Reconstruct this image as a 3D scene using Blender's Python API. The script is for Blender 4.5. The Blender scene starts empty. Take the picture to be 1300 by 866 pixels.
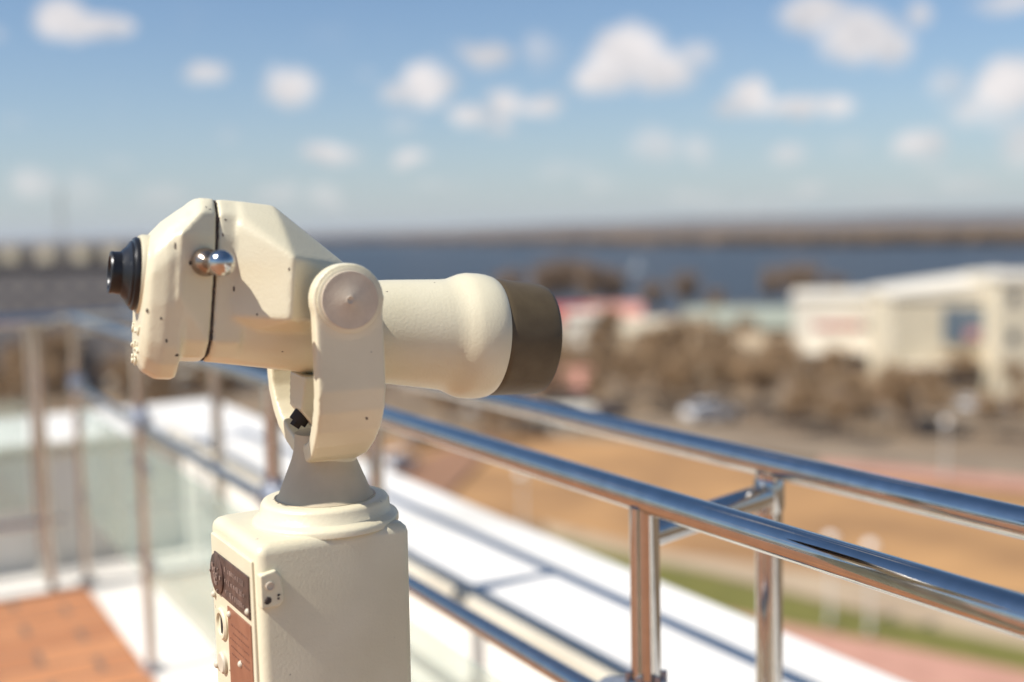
import bpy, bmesh, math, random
from mathutils import Vector, Matrix, noise

# ------------------------------------------------------------------ camera
F = 1450.0                       # focal length in pixels of the 1300 px wide photograph
ZC = 1.70
PITCH = math.atan(140 / F)
ROLL = math.radians(1.25)
fw = Vector((0, math.cos(PITCH), -math.sin(PITCH)))
r0 = Vector((1, 0, 0)); u0 = r0.cross(fw)
rt = (math.cos(ROLL) * r0 - math.sin(ROLL) * u0).normalized()
up = rt.cross(fw)
CAM = Vector((0, 0, ZC))

def ray(px, py): return fw * F + rt * (px - 650) - up * (py - 433)
def onz(px, py, z=0.0):
    d = ray(px, py); return CAM + d * ((z - ZC) / d.z)
def atY(px, py, Y):
    d = ray(px, py); return CAM + d * (Y / d.y)

scene = bpy.context.scene
col = scene.collection
cd = bpy.data.cameras.new('camera'); cam = bpy.data.objects.new('camera', cd); col.objects.link(cam)
cam.matrix_world = Matrix.Translation(CAM) @ Matrix((rt, up, -fw)).transposed().to_4x4()
cd.sensor_width = 36; cd.lens = 36 * F / 1300
cd.clip_start = 0.05; cd.clip_end = 60000
cd.dof.use_dof = True; cd.dof.focus_distance = 1.31; cd.dof.aperture_fstop = 1.5
scene.camera = cam

# ------------------------------------------------------------------ sun and sky
SUN_AZ = Vector((-0.905, -0.425)).normalized()      # towards the sun, in plan
SUN_EL = math.radians(49)
sd = bpy.data.lights.new('sun', 'SUN'); sd.energy = 5.0; sd.angle = math.radians(0.5); sd.color = (1.0, 0.955, 0.90)
so = bpy.data.objects.new('sun', sd); col.objects.link(so)
sv = Vector((SUN_AZ.x * math.cos(SUN_EL), SUN_AZ.y * math.cos(SUN_EL), math.sin(SUN_EL)))
so.rotation_euler = sv.to_track_quat('Z', 'Y').to_euler(); so.location = (-6, -6, 12)

world = bpy.data.worlds.new('World'); scene.world = world; world.use_nodes = True
nt = world.node_tree; N = nt.nodes; L = nt.links
for n in list(N): N.remove(n)

def mth(op, a, b=None, c=None, clamp=False):
    n = N.new('ShaderNodeMath'); n.operation = op; n.use_clamp = clamp
    for i, v in enumerate((a, b, c)):
        if v is None: continue
        if isinstance(v, (int, float)): n.inputs[i].default_value = v
        else: L.new(v, n.inputs[i])
    return n.outputs[0]

sky = N.new('ShaderNodeTexSky'); sky.sky_type = 'NISHITA'; sky.sun_disc = False
sky.sun_elevation = SUN_EL; sky.sun_rotation = math.atan2(SUN_AZ.x, SUN_AZ.y)
sky.air_density = 1.0; sky.dust_density = 0.4; sky.ozone_density = 2.0; sky.altitude = 60
tc = N.new('ShaderNodeTexCoord'); sp = N.new('ShaderNodeSeparateXYZ'); L.new(tc.outputs['Generated'], sp.inputs[0])
az = mth('ARCTAN2', sp.outputs[0], sp.outputs[1]); el = mth('ARCSINE', sp.outputs[2])
nz = N.new('ShaderNodeTexNoise'); nz.inputs['Scale'].default_value = 30; nz.inputs['Detail'].default_value = 6
L.new(tc.outputs['Generated'], nz.inputs['Vector'])
sc_ = N.new('ShaderNodeSeparateColor'); L.new(nz.outputs['Color'], sc_.inputs[0])
azw = mth('ADD', az, mth('MULTIPLY', mth('SUBTRACT', sc_.outputs[0], 0.5), 0.030))
elw = mth('ADD', el, mth('MULTIPLY', mth('SUBTRACT', sc_.outputs[1], 0.5), 0.022))
CL = [(75,20,35,22,1),(110,32,50,18,1),(150,35,26,15,.9),(262,95,30,16,.95),(372,112,40,29,1),(610,68,36,19,.9),
 (540,108,37,31,1),(505,120,26,18,.8),(515,160,20,14,.35),(640,130,30,23,1),(682,135,34,16,.9),(598,145,30,14,.8),(630,160,22,14,.7),
 (415,195,44,15,.9),(523,203,26,13,.9),(685,65,26,24,.4),(800,68,56,38,1.1),(768,100,42,26,1),(842,90,42,26,1),(885,70,28,20,.6),
 (1030,20,42,28,1.1),(1090,45,50,38,1.1),(1130,62,34,25,.9),(1165,20,20,20,.7),(955,122,32,22,1),(1010,135,46,14,1),(1065,132,28,16,.9),
 (920,138,24,12,.8),(830,185,42,25,.5),(885,190,24,20,.5),(1000,195,30,16,.55),(1165,185,32,24,.8),(1280,108,42,36,1.1),(1250,142,52,25,.7),
 (1297,180,30,35,.7),(1205,105,24,24,.45),(1085,185,26,16,.3),(1030,240,24,12,.4),(45,230,26,22,.45),(105,240,30,26,.35),(205,245,36,18,.35),
 (355,245,32,20,.4),(420,250,26,22,.35),(285,172,16,14,.3),(1285,3,48,14,.7),(0,46,12,12,.5),(720,215,60,14,.25),(960,260,80,10,.25),(250,275,120,10,.2),(150,205,30,9,.3),(560,235,50,10,.3),(760,232,34,10,.3),(880,250,60,9,.28),(1120,250,50,10,.3),(1230,235,40,12,.35),(1180,215,22,9,.3),(470,90,18,8,.3),(720,110,16,10,.3),(300,215,26,9,.22),(20,150,24,10,.22)]
dens = None; shade = None
for (cx, cy, rx, ry, s) in CL:
    d = ray(cx, cy).normalized(); a0 = math.atan2(d.x, d.y); e0 = math.asin(d.z)
    u = mth('MULTIPLY', mth('SUBTRACT', azw, a0), F / rx / 1.12); v = mth('MULTIPLY', mth('SUBTRACT', elw, e0), F / ry / 1.12)
    q = mth('MULTIPLY_ADD', u, u, mth('MULTIPLY', v, v))
    g = mth('MULTIPLY', mth('SUBTRACT', 1.0, q), s)
    dens = g if dens is None else mth('MAXIMUM', dens, g)
    w_ = mth('MULTIPLY', mth('MAXIMUM', g, 0.0), v)       # sunlit tops, greyer bases
    shade = w_ if shade is None else mth('ADD', shade, w_)
# the rest of the sky, outside the picture, has the same scattered cumulus
n2 = N.new('ShaderNodeTexNoise'); n2.inputs['Scale'].default_value = 5.5; n2.inputs['Detail'].default_value = 6
mp = N.new('ShaderNodeMapping'); mp.inputs['Scale'].default_value = (1, 1, 2.2); L.new(tc.outputs['Generated'], mp.inputs[0]); L.new(mp.outputs[0], n2.inputs['Vector'])
away = mth('MAXIMUM', mth('MULTIPLY', mth('SUBTRACT', mth('ABSOLUTE', az), 0.5), 6, clamp=True), mth('MULTIPLY', mth('SUBTRACT', el, 0.24), 8, clamp=True))
oth = mth('MULTIPLY', mth('MULTIPLY', mth('SUBTRACT', n2.outputs[0], 0.60), 7), away)
dens = mth('MAXIMUM', dens, oth)
dens = mth('ADD', dens, mth('MULTIPLY', mth('SUBTRACT', sc_.outputs[2], 0.5), 0.5))
mr = N.new('ShaderNodeMapRange'); mr.interpolation_type = 'SMOOTHSTEP'
mr.inputs['From Min'].default_value = 0.0; mr.inputs['From Max'].default_value = 0.95
L.new(dens, mr.inputs['Value'])
fac = mth('MULTIPLY', mr.outputs[0], 0.88)
cm = N.new('ShaderNodeMix'); cm.data_type = 'RGBA'; L.new(fac, cm.inputs[0])
veil = mth('MULTIPLY', mth('POWER', 2.718, mth('MULTIPLY', mth('MAXIMUM', el, 0.0), -9.5)), 0.85)     # thin high haze that thickens towards the horizon
vm = N.new('ShaderNodeMix'); vm.data_type = 'RGBA'; L.new(veil, vm.inputs[0]); 
tn = N.new('ShaderNodeMix'); tn.data_type = 'RGBA'; tn.blend_type = 'MULTIPLY'; tn.inputs[0].default_value = 1; L.new(sky.outputs[0], tn.inputs[6]); tn.inputs[7].default_value = (.80, .96, 1.10, 1)
L.new(tn.outputs[2], vm.inputs[6]); vm.inputs[7].default_value = (5.0, 5.35, 5.75, 1)
L.new(vm.outputs[2], cm.inputs[6])
n3 = N.new('ShaderNodeTexNoise'); n3.inputs['Scale'].default_value = 30; n3.inputs['Detail'].default_value = 4; L.new(tc.outputs['Generated'], n3.inputs['Vector'])
sh = mth('ADD', mth('MULTIPLY', mth('SUBTRACT', n3.outputs[0], 0.5), 2.6), mth('MULTIPLY', mth('SUBTRACT', shade, 0.0), 0.5), clamp=False)
cr = N.new('ShaderNodeMapRange'); cr.inputs['From Min'].default_value = -0.6; cr.inputs['From Max'].default_value = 0.5; L.new(sh, cr.inputs['Value'])
cc = N.new('ShaderNodeMix'); cc.data_type = 'RGBA'; L.new(cr.outputs[0], cc.inputs[0]); cc.inputs[6].default_value = (6.1, 5.9, 6.0, 1); cc.inputs[7].default_value = (9.6, 8.9, 8.6, 1); L.new(cc.outputs[2], cm.inputs[7])
bg = N.new('ShaderNodeBackground'); bg.inputs['Strength'].default_value = 0.085
L.new(cm.outputs[2], bg.inputs['Color']); wo = N.new('ShaderNodeOutputWorld'); L.new(bg.outputs[0], wo.inputs[0])

vs = scene.view_settings; vs.view_transform = 'Standard'; vs.look = 'None'; vs.gamma = 1; vs.use_curve_mapping = False
vs.exposure = 0.30

# ------------------------------------------------------------------ materials
def mat(name, c1, c2=None, scale=5.0, rough=0.6, metal=0.0, bump=0.0, bscale=None, detail=4, stops=(0.35, 0.65), spec=0.5, coat=0.0):
    m = bpy.data.materials.new(name); m.use_nodes = True
    t = m.node_tree; b = t.nodes['Principled BSDF']
    b.inputs['Roughness'].default_value = rough; b.inputs['Metallic'].default_value = metal
    b.inputs['Specular IOR Level'].default_value = spec
    b.inputs['Coat Weight'].default_value = coat; b.inputs['Coat Roughness'].default_value = 0.15
    tx = t.nodes.new('ShaderNodeTexCoord')
    if c2 is None: c2 = tuple(x * 0.9 for x in c1)
    n = t.nodes.new('ShaderNodeTexNoise'); n.inputs['Scale'].default_value = scale; n.inputs['Detail'].default_value = detail
    t.links.new(tx.outputs['Object'], n.inputs['Vector'])
    r = t.nodes.new('ShaderNodeValToRGB'); r.color_ramp.elements[0].position = stops[0]; r.color_ramp.elements[1].position = stops[1]
    r.color_ramp.elements[0].color = (*c1, 1); r.color_ramp.elements[1].color = (*c2, 1)
    t.links.new(n.outputs[0], r.inputs[0]); t.links.new(r.outputs[0], b.inputs['Base Color'])
    if bump:
        n2 = t.nodes.new('ShaderNodeTexNoise'); n2.inputs['Scale'].default_value = bscale or scale * 4; n2.inputs['Detail'].default_value = 3
        t.links.new(tx.outputs['Object'], n2.inputs['Vector'])
        bp = t.nodes.new('ShaderNodeBump'); bp.inputs['Strength'].default_value = bump; bp.inputs['Distance'].default_value = 0.002
        t.links.new(n2.outputs[0], bp.inputs['Height']); t.links.new(bp.outputs[0], b.inputs['Normal'])
    return m

def chips(m, color, scale=90, lo=0.70, hi=0.72):
    """small dark paint chips scattered over a painted surface"""
    t = m.node_tree; b = t.nodes['Principled BSDF']; src = b.inputs['Base Color'].links[0].from_socket
    tx = t.nodes.new('ShaderNodeTexCoord'); n = t.nodes.new('ShaderNodeTexNoise'); n.inputs['Scale'].default_value = scale; n.inputs['Detail'].default_value = 3
    t.links.new(tx.outputs['Object'], n.inputs['Vector'])
    r = t.nodes.new('ShaderNodeMapRange'); r.inputs['From Min'].default_value = lo; r.inputs['From Max'].default_value = hi
    t.links.new(n.outputs[0], r.inputs['Value'])
    mx = t.nodes.new('ShaderNodeMix'); mx.data_type = 'RGBA'; t.links.new(r.outputs[0], mx.inputs[0])
    t.links.new(src, mx.inputs[6]); mx.inputs[7].default_value = (*color, 1); t.links.new(mx.outputs[2], b.inputs['Base Color'])
    return m

M = {}
M['cream'] = chips(mat('cream_paint', (.71, .645, .46), (.63, .565, .385), 7, .38, bump=.16, bscale=300, coat=.12, detail=9), (.10, .07, .05), 60, .735, .745)
M['grey_paint'] = mat('grey_cone_paint', (.58, .49, .34), (.52, .44, .305), 30, .6, spec=.3, bump=.06, bscale=250)
M['disc'] = mat('brushed_disc', (.62, .53, .40), (.55, .465, .35), 60, .65, metal=0, spec=.3, bump=.25, bscale=420)
M['hood'] = mat('anodised_hood', (.112, .082, .043), (.092, .066, .034), 40, .48, metal=.10, spec=.35, bump=.04, bscale=300)
M['black'] = mat('black_rubber', (.010, .010, .010), (.016, .015, .015), 40, .32, spec=.4)
M['gasket'] = mat('dark_seam', (.03, .024, .02), (.10, .07, .05), 120, .8)
M['chrome'] = mat('polished_steel', (.56, .54, .51), (.50, .485, .455), 40, .085, metal=1, bump=.015, bscale=90)
M['steel'] = mat('satin_steel', (.45, .46, .48), (.36, .37, .40), 60, .38, metal=.8, bump=.1)
M['glasslens'] = mat('lens_glass', (.01, .012, .03), (.015, .015, .03), 3, .03, spec=.9, coat=1)
M['copper'] = mat('copper_plate', (.36, .165, .095), (.30, .13, .075), 50, .42, metal=.35, bump=.05)
M['emblem'] = mat('dark_emblem_plate', (.14, .085, .065), (.07, .045, .035), 60, .4, metal=.3, bump=.3)
M['relief'] = mat('worn_relief', (.27, .19, .15), (.20, .14, .11), 60, .5)
M['rust'] = mat('rusty_earth', (.30, .155, .085), (.25, .13, .07), .3, .95)
M['inkbrown'] = mat('faded_print', (.20, .095, .06), (.27, .13, .08), 300, .6)
M['stem'] = mat('tarnished_steel', (.36, .29, .23), (.28, .22, .17), 60, .22, metal=.9)
M['ink'] = mat('ink_marks', (.02, .015, .012), (.03, .02, .016), 60, .7)
M['pale'] = mat('pale_relief', (.62, .55, .42), (.5, .44, .33), 60, .45)
M['roofwhite'] = mat('white_roof_membrane', (.79, .755, .685), (.60, .57, .505), 1.1, .75, bump=.2, bscale=20, detail=9, stops=(.42, .72))
M['kerb'] = mat('beige_step_coating', (.55, .50, .40), (.47, .42, .33), 4, .7)
M['wallplaster'] = mat('cream_wall', (.64, .56, .41), (.56, .49, .35), .4, .85)
M['wallwhite'] = mat('white_wall', (.76, .70, .58), (.68, .62, .50), .4, .85)
M['wallgrey'] = mat('grey_wall', (.20, .18, .165), (.15, .135, .125), .2, .85)
M['walltan'] = mat('tan_wall', (.44, .34, .22), (.36, .27, .17), .3, .85)
M['darkroof'] = mat('dark_roof', (.095, .085, .075), (.13, .11, .10), .3, .8)
M['roofred'] = mat('red_roof', (.48, .09, .06), (.38, .07, .05), .8, .6)
M['roofpink'] = mat('pink_roof', (.60, .29, .22), (.52, .24, .18), .8, .7)
M['roofgreen'] = mat('green_roof', (.31, .33, .26), (.27, .29, .23), .8, .6)
M['pane'] = mat('window_pane', (.04, .05, .07), (.07, .08, .10), 2, .12, spec=.8)
M['signred'] = mat('red_sign', (.50, .06, .05), (.42, .05, .05), 4, .5)
M['signdark'] = mat('dark_sign', (.08, .07, .07), (.10, .08, .08), 4, .5)
M['signblue'] = mat('blue_grey_picture', (.10, .14, .18), (.16, .19, .22), .3, .4)
M['signpink'] = mat('pink_picture', (.50, .24, .24), (.42, .19, .2), .8, .4)
M['bark'] = mat('bare_bark', (.22, .15, .095), (.15, .10, .065), 3, .9)
M['twig'] = mat('bare_twigs', (.42, .275, .145), (.26, .17, .09), .35, .9)
M['twig2'] = mat('grey_twigs', (.34, .235, .15), (.23, .16, .105), .35, .9)
M['bush'] = mat('olive_bush', (.13, .12, .05), (.09, .08, .035), .5, .9)
M['dirt'] = mat('town_dirt', (.26, .185, .11), (.15, .105, .065), .07, .95, detail=8)
M['sand'] = mat('orange_bare_soil', (.45, .245, .095), (.29, .155, .062), .13, .95, detail=8)
M['beige'] = mat('sandy_verge', (.44, .33, .21), (.37, .27, .17), .2, .95)
M['grass'] = mat('lawn_grass', (.165, .150, .028), (.13, .122, .022), .5, .95, detail=8)
M['pinkpath'] = mat('pink_paving', (.52, .27, .19), (.44, .225, .155), .6, .8)
M['asphalt'] = mat('dusty_asphalt', (.19, .14, .092), (.27, .205, .135), .15, .9)
M['lampwhite'] = mat('white_globe', (.82, .80, .74), (.78, .76, .70), 2, .3)
M['poles'] = mat('pale_pole', (.42, .40, .36), (.36, .34, .30), 2, .5)
M['carwhite'] = mat('white_car', (.80, .79, .76), (.76, .75, .72), 2, .25, coat=.6)
M['carred'] = mat('red_car', (.35, .04, .03), (.33, .04, .03), 2, .25, coat=.6)
M['carblue'] = mat('blue_car', (.05, .08, .16), (.05, .07, .14), 2, .25, coat=.6)
M['cargrey'] = mat('grey_car', (.28, .28, .28), (.25, .25, .25), 2, .25, metal=.4, coat=.5)
M['tyre'] = mat('tyre', (.02, .02, .02), (.025, .025, .025), 4, .8)
M['farwood'] = mat('far_wood', (.15, .092, .042), (.09, .060, .032), .010, .95, detail=6)
M['hill'] = mat('far_hill', (.15, .13, .11), (.11, .095, .085), .002, .95)

def make_water():
    m = bpy.data.materials.new('river_water'); m.use_nodes = True; t = m.node_tree; b = t.nodes['Principled BSDF']
    b.inputs['Base Color'].default_value = (.02, .022, .024, 1); b.inputs['Roughness'].default_value = .32; b.inputs['IOR'].default_value = 1.33
    tx = t.nodes.new('ShaderNodeTexCoord'); n = t.nodes.new('ShaderNodeTexNoise'); n.inputs['Scale'].default_value = .35; n.inputs['Detail'].default_value = 5
    t.links.new(tx.outputs['Object'], n.inputs['Vector']); bp = t.nodes.new('ShaderNodeBump'); bp.inputs['Strength'].default_value = 1.0; bp.inputs['Distance'].default_value = 1.1
    t.links.new(n.outputs[0], bp.inputs['Height']); t.links.new(bp.outputs[0], b.inputs['Normal']); return m
M['water'] = make_water()

def make_glass():
    m = bpy.data.materials.new('green_tinted_glass'); m.use_nodes = True; t = m.node_tree
    for n in list(t.nodes): t.nodes.remove(n)
    tr = t.nodes.new('ShaderNodeBsdfTransparent'); tr.inputs[0].default_value = (.945, .975, .95, 1)
    gl = t.nodes.new('ShaderNodeBsdfGlossy'); gl.inputs['Roughness'].default_value = .02
    lw = t.nodes.new('ShaderNodeLayerWeight'); pw = t.nodes.new('ShaderNodeMath'); pw.operation = 'POWER'; pw.inputs[1].default_value = 4
    t.links.new(lw.outputs['Facing'], pw.inputs[0]); fr = t.nodes.new('ShaderNodeMath'); fr.operation = 'MULTIPLY_ADD'; fr.inputs[1].default_value = .5; fr.inputs[2].default_value = .03; t.links.new(pw.outputs[0], fr.inputs[0])
    tx = t.nodes.new('ShaderNodeTexCoord'); n = t.nodes.new('ShaderNodeTexNoise'); n.inputs['Scale'].default_value = 3
    bp = t.nodes.new('ShaderNodeBump'); bp.inputs['Strength'].default_value = .02; t.links.new(tx.outputs['Object'], n.inputs['Vector'])
    t.links.new(n.outputs[0], bp.inputs['Height']); t.links.new(bp.outputs[0], gl.inputs['Normal'])
    mx = t.nodes.new('ShaderNodeMixShader'); t.links.new(fr.outputs[0], mx.inputs[0]); t.links.new(gl.outputs[0], mx.inputs[2])
    df = t.nodes.new('ShaderNodeBsdfDiffuse'); df.inputs[0].default_value = (.74, .88, .78, 1); tl = t.nodes.new('ShaderNodeBsdfTranslucent'); tl.inputs[0].default_value = (.74, .88, .78, 1)
    ad = t.nodes.new('ShaderNodeMixShader'); ad.inputs[0].default_value = .5; t.links.new(df.outputs[0], ad.inputs[1]); t.links.new(tl.outputs[0], ad.inputs[2])
    du = t.nodes.new('ShaderNodeMixShader'); dr = t.nodes.new('ShaderNodeMapRange'); dr.inputs['To Min'].default_value = .10; dr.inputs['To Max'].default_value = .24     # pale milky film, put in to lift the dark wall behind the panes
    t.links.new(n.outputs[0], dr.inputs['Value']); t.links.new(dr.outputs[0], du.inputs[0]); t.links.new(tr.outputs[0], du.inputs[1]); t.links.new(ad.outputs[0], du.inputs[2]); t.links.new(du.outputs[0], mx.inputs[1])
    o = t.nodes.new('ShaderNodeOutputMaterial'); t.links.new(mx.outputs[0], o.inputs[0]); return m
M['glass'] = make_glass()

def make_pavers():
    m = bpy.data.materials.new('terracotta_pavers'); m.use_nodes = True; t = m.node_tree; b = t.nodes['Principled BSDF']; b.inputs['Roughness'].default_value = .75
    tx = t.nodes.new('ShaderNodeTexCoord'); mp = t.nodes.new('ShaderNodeMapping'); mp.inputs['Rotation'].default_value = (0, 0, math.radians(-30.4))
    t.links.new(tx.outputs['Object'], mp.inputs[0])
    br = t.nodes.new('ShaderNodeTexBrick'); br.inputs['Scale'].default_value = 1; br.inputs['Brick Width'].default_value = .40; br.inputs['Row Height'].default_value = .20
    br.inputs['Mortar Size'].default_value = .014; br.inputs['Color1'].default_value = (.58, .25, .105, 1); br.inputs['Color2'].default_value = (.45, .18, .075, 1)
    br.inputs['Mortar'].default_value = (.24, .14, .09, 1); t.links.new(mp.outputs[0], br.inputs['Vector'])
    n = t.nodes.new('ShaderNodeTexNoise'); n.inputs['Scale'].default_value = 6; t.links.new(tx.outputs['Object'], n.inputs['Vector'])
    mx = t.nodes.new('ShaderNodeMix'); mx.data_type = 'RGBA'; mx.blend_type = 'MULTIPLY'; mx.inputs[0].default_value = .35
    t.links.new(br.outputs[0], mx.inputs[6]); t.links.new(n.outputs[0], mx.inputs[7]); t.links.new(mx.outputs[2], b.inputs['Base Color'])
    bp = t.nodes.new('ShaderNodeBump'); bp.inputs['Strength'].default_value = .4; bp.inputs['Distance'].default_value = .003; bp.invert = True
    t.links.new(br.outputs['Fac'], bp.inputs['Height']); t.links.new(bp.outputs[0], b.inputs['Normal']); return m
M['pavers'] = make_pavers()

# ------------------------------------------------------------------ mesh helpers
def link(name, bm, m, parent=None, smooth=False, mw=None):
    me = bpy.data.meshes.new(name)
    bmesh.ops.recalc_face_normals(bm, faces=bm.faces)
    if mw is not None: bm.transform(mw)
    if parent is not None and parent.get('_inv') is None:
        base = parent
        while base.parent: base = base.parent
        if name_world.get(base.name): bm.transform(name_world[base.name].inverted())
    if smooth:
        for f in bm.faces: f.smooth = True
    bm.to_mesh(me); bm.free()
    o = bpy.data.objects.new(name, me); col.objects.link(o)
    for x in (m if isinstance(m, list) else [m]): me.materials.append(x)
    if parent is not None: o.parent = parent
    return o
name_world = {}     # meshes of a thing are written in world coordinates and moved into the frame of its Empty

def thing(name, label, cat, loc=(0, 0, 0), rz=0.0, group=None):
    o = bpy.data.objects.new(name, None); col.objects.link(o); o.empty_display_size = .2
    o.location = loc; o.rotation_euler = (0, 0, rz)
    name_world[o.name] = Matrix.Translation(Vector(loc)) @ Matrix.Rotation(rz, 4, 'Z')
    tag(o, label, cat, group); return o
def tag(o, label=None, cat=None, group=None, kind=None):
    if label: o['label'] = label
    if cat: o['category'] = cat
    if group: o['group'] = group
    if kind: o['kind'] = kind
    return o
def copy_tree(o, parent=None):
    c = o.copy(); col.objects.link(c)
    if parent is not None: c.parent = parent
    for ch in [x for x in scene.objects if x.parent == o]: copy_tree(ch, c)
    return c

def box(bm, x0, x1, y0, y1, z0, z1, mi=0):
    v = [bm.verts.new(p) for p in ((x0,y0,z0),(x1,y0,z0),(x1,y1,z0),(x0,y1,z0),(x0,y0,z1),(x1,y0,z1),(x1,y1,z1),(x0,y1,z1))]
    for q in ((0,3,2,1),(4,5,6,7),(0,1,5,4),(1,2,6,5),(2,3,7,6),(3,0,4,7)):
        f = bm.faces.new([v[i] for i in q]); f.material_index = mi
    return v
def hull(bm, pts):
    t = bmesh.new()
    for p in pts: t.verts.new(p)
    r = bmesh.ops.convex_hull(t, input=t.verts)
    bad = [v for v in t.verts if not v.link_faces]
    bmesh.ops.delete(t, geom=bad, context='VERTS')
    me = bpy.data.meshes.new('tmp'); t.to_mesh(me); t.free(); bm.from_mesh(me); bpy.data.meshes.remove(me)
def lathe(bm, prof, axis='Z', seg=64, c=(0, 0, 0), closed=True):
    """prof: list of (along, radius); end caps when closed"""
    rings = []
    for (h, r) in prof:
        ring = []
        for i in range(seg):
            a = 2 * math.pi * i / seg; p, q = r * math.cos(a), r * math.sin(a)
            co = {'Z': (p, q, h), 'X': (h, p, q), 'Y': (p, h, q)}[axis]
            ring.append(bm.verts.new((co[0] + c[0], co[1] + c[1], co[2] + c[2])))
        rings.append(ring)
    for a, b in zip(rings, rings[1:]):
        for i in range(seg):
            j = (i + 1) % seg; bm.faces.new((a[i], a[j], b[j], b[i]))
    if closed:
        bm.faces.new(rings[0]); bm.faces.new(rings[-1])
def tube(bm, a, b, r, seg=32, r2=None):
    a = Vector(a); b = Vector(b); d = (b - a).normalized(); q = d.to_track_quat('Z', 'Y')
    ra = []; rb = []
    for i in range(seg):
        t = 2 * math.pi * i / seg; o = q @ Vector((math.cos(t), math.sin(t), 0))
        ra.append(bm.verts.new(a + o * r)); rb.append(bm.verts.new(b + o * (r2 or r)))
    for i in range(seg):
        j = (i + 1) % seg; bm.faces.new((ra[i], ra[j], rb[j], rb[i]))
    bm.faces.new(ra); bm.faces.new(rb)
def sphere(bm, c, r, seg=32, sz=1.0):
    bmesh.ops.create_uvsphere(bm, u_segments=seg, v_segments=seg // 2, radius=r, matrix=Matrix.Translation(c) @ Matrix.Diagonal((1, 1, sz, 1)))
def auto(o, ang=35, bev=None):
    if bev:
        b = o.modifiers.new('bevel', 'BEVEL'); b.width = bev; b.segments = 3; b.limit_method = 'ANGLE'; b.angle_limit = math.radians(30)
    me = o.data
    for p in me.polygons: p.use_smooth = True
    try:
        me.set_sharp_from_angle(angle=math.radians(ang))
    except Exception: pass
    return o
def cast(o, vox=.0018, it=8, f=.5):
    """fuse the overlapping hulls of one casting and soften every edge"""
    r = o.modifiers.new('fuse', 'REMESH'); r.mode = 'VOXEL'; r.voxel_size = vox; r.use_smooth_shade = True
    s = o.modifiers.new('soften', 'SMOOTH'); s.factor = f; s.iterations = it
    return o
def poly(name, pts, z, m, kind='structure', thick=None):
    bm = bmesh.new(); vs_ = [bm.verts.new((p[0], p[1], z)) for p in pts]
    f = bm.faces.new(vs_)
    if f.normal.z < 0: bmesh.ops.reverse_faces(bm, faces=[f])
    if thick:
        r = bmesh.ops.extrude_face_region(bm, geom=[f]); bmesh.ops.translate(bm, vec=(0, 0, -thick), verts=[e for e in r['geom'] if isinstance(e, bmesh.types.BMVert)])
    o = link(name, bm, m); tag(o, kind=kind); return o

# ------------------------------------------------------------------ ground, river, far bank
GZ = -18.3; WZ = -19.2
NV = Vector((.863, .506)); UV = Vector((-.506, .863))       # across and along the front railing
def wt(w, t, z=0.0): p = NV * w + UV * t; return Vector((p.x, p.y, z))

near_shore = [(-6000, 1500), (-900, 620), (-300, 330), (-60, 262), (60, 240), (200, 262), (600, 300), (1500, 200), (6000, -900)]
far_shore = [(-6000, 9000), (-1500, 4600), (-300, 2700), (60, 1650), (300, 1100), (520, 880), (1200, 640), (6000, 200)]
def interp(tab, x):
    if x <= tab[0][0]: return tab[0][1]
    for (a, b), (c, d) in zip(tab, tab[1:]):
        if x <= c: return b + (d - b) * (x - a) / (c - a)
    return tab[-1][1]
def hgt(x, y):
    n, f = interp(near_shore, x), interp(far_shore, x)
    if y < n - 12: return GZ
    if y < n + 6: return GZ - 3 * min(1, (y - n + 12) / 18)
    if y < f: return GZ - 3
    k = min(1, (y - f) / 40); return GZ - 3 + 3.6 * k + min(9, max(0, y - f - 400) * .0022) + 1.5 * noise.noise(Vector((x * .003, y * .003, 0)))
bm = bmesh.new()
xs = sorted(set([-30000, -16000, -9000] + [-6000 + 500 * i for i in range(25)] + [-1200 + 60 * i for i in range(41)] + [9000, 16000, 30000]))
ys = sorted(set([-4000, -1500, -600, -250] + [-100 + 20 * i for i in range(46)] + [820 + 60 * i for i in range(36)] + [3000 + 400 * i for i in range(20)] + [12000, 18000, 30000]))
gv = [[bm.verts.new((x, y, hgt(x, y))) for x in xs] for y in ys]
for j in range(len(ys) - 1):
    for i in range(len(xs) - 1): bm.faces.new((gv[j][i], gv[j][i + 1], gv[j + 1][i + 1], gv[j + 1][i]))
tag(link('ground', bm, M['dirt'], smooth=True), kind='structure')
bm = bmesh.new(); q = [bm.verts.new(p) for p in ((-30000, 100, WZ), (30000, 100, WZ), (30000, 12000, WZ), (-30000, 12000, WZ))]; bm.faces.new(q)
tag(link('river', bm, M['water']), kind='structure')
# bluish hills behind the far bank
bm = bmesh.new(); prev = None
for i in range(0, 121):
    x = -6000 + 100 * i + 500; y0 = interp(far_shore, x) + 2300 + 300 * noise.noise(Vector((x * .0007, 3, 0)))
    top = 16 + 13 * noise.noise(Vector((x * .0006, 7, 0))) + (16 if x > 900 else 16 * max(0, (x + 600) / 1500))
    row = [bm.verts.new((x, y0 + k * 350, GZ - 1 + (top + 19) * math.sin(math.pi * k / 6) * (1 + .12 * noise.noise(Vector((x * .004, k * 1.3, 0)))))) for k in range(7)]
    if prev:
        for k in range(6): bm.faces.new((prev[k], row[k], row[k + 1], prev[k + 1]))
    prev = row
tag(link('hills', bm, M['hill'], smooth=True), kind='structure')
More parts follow.
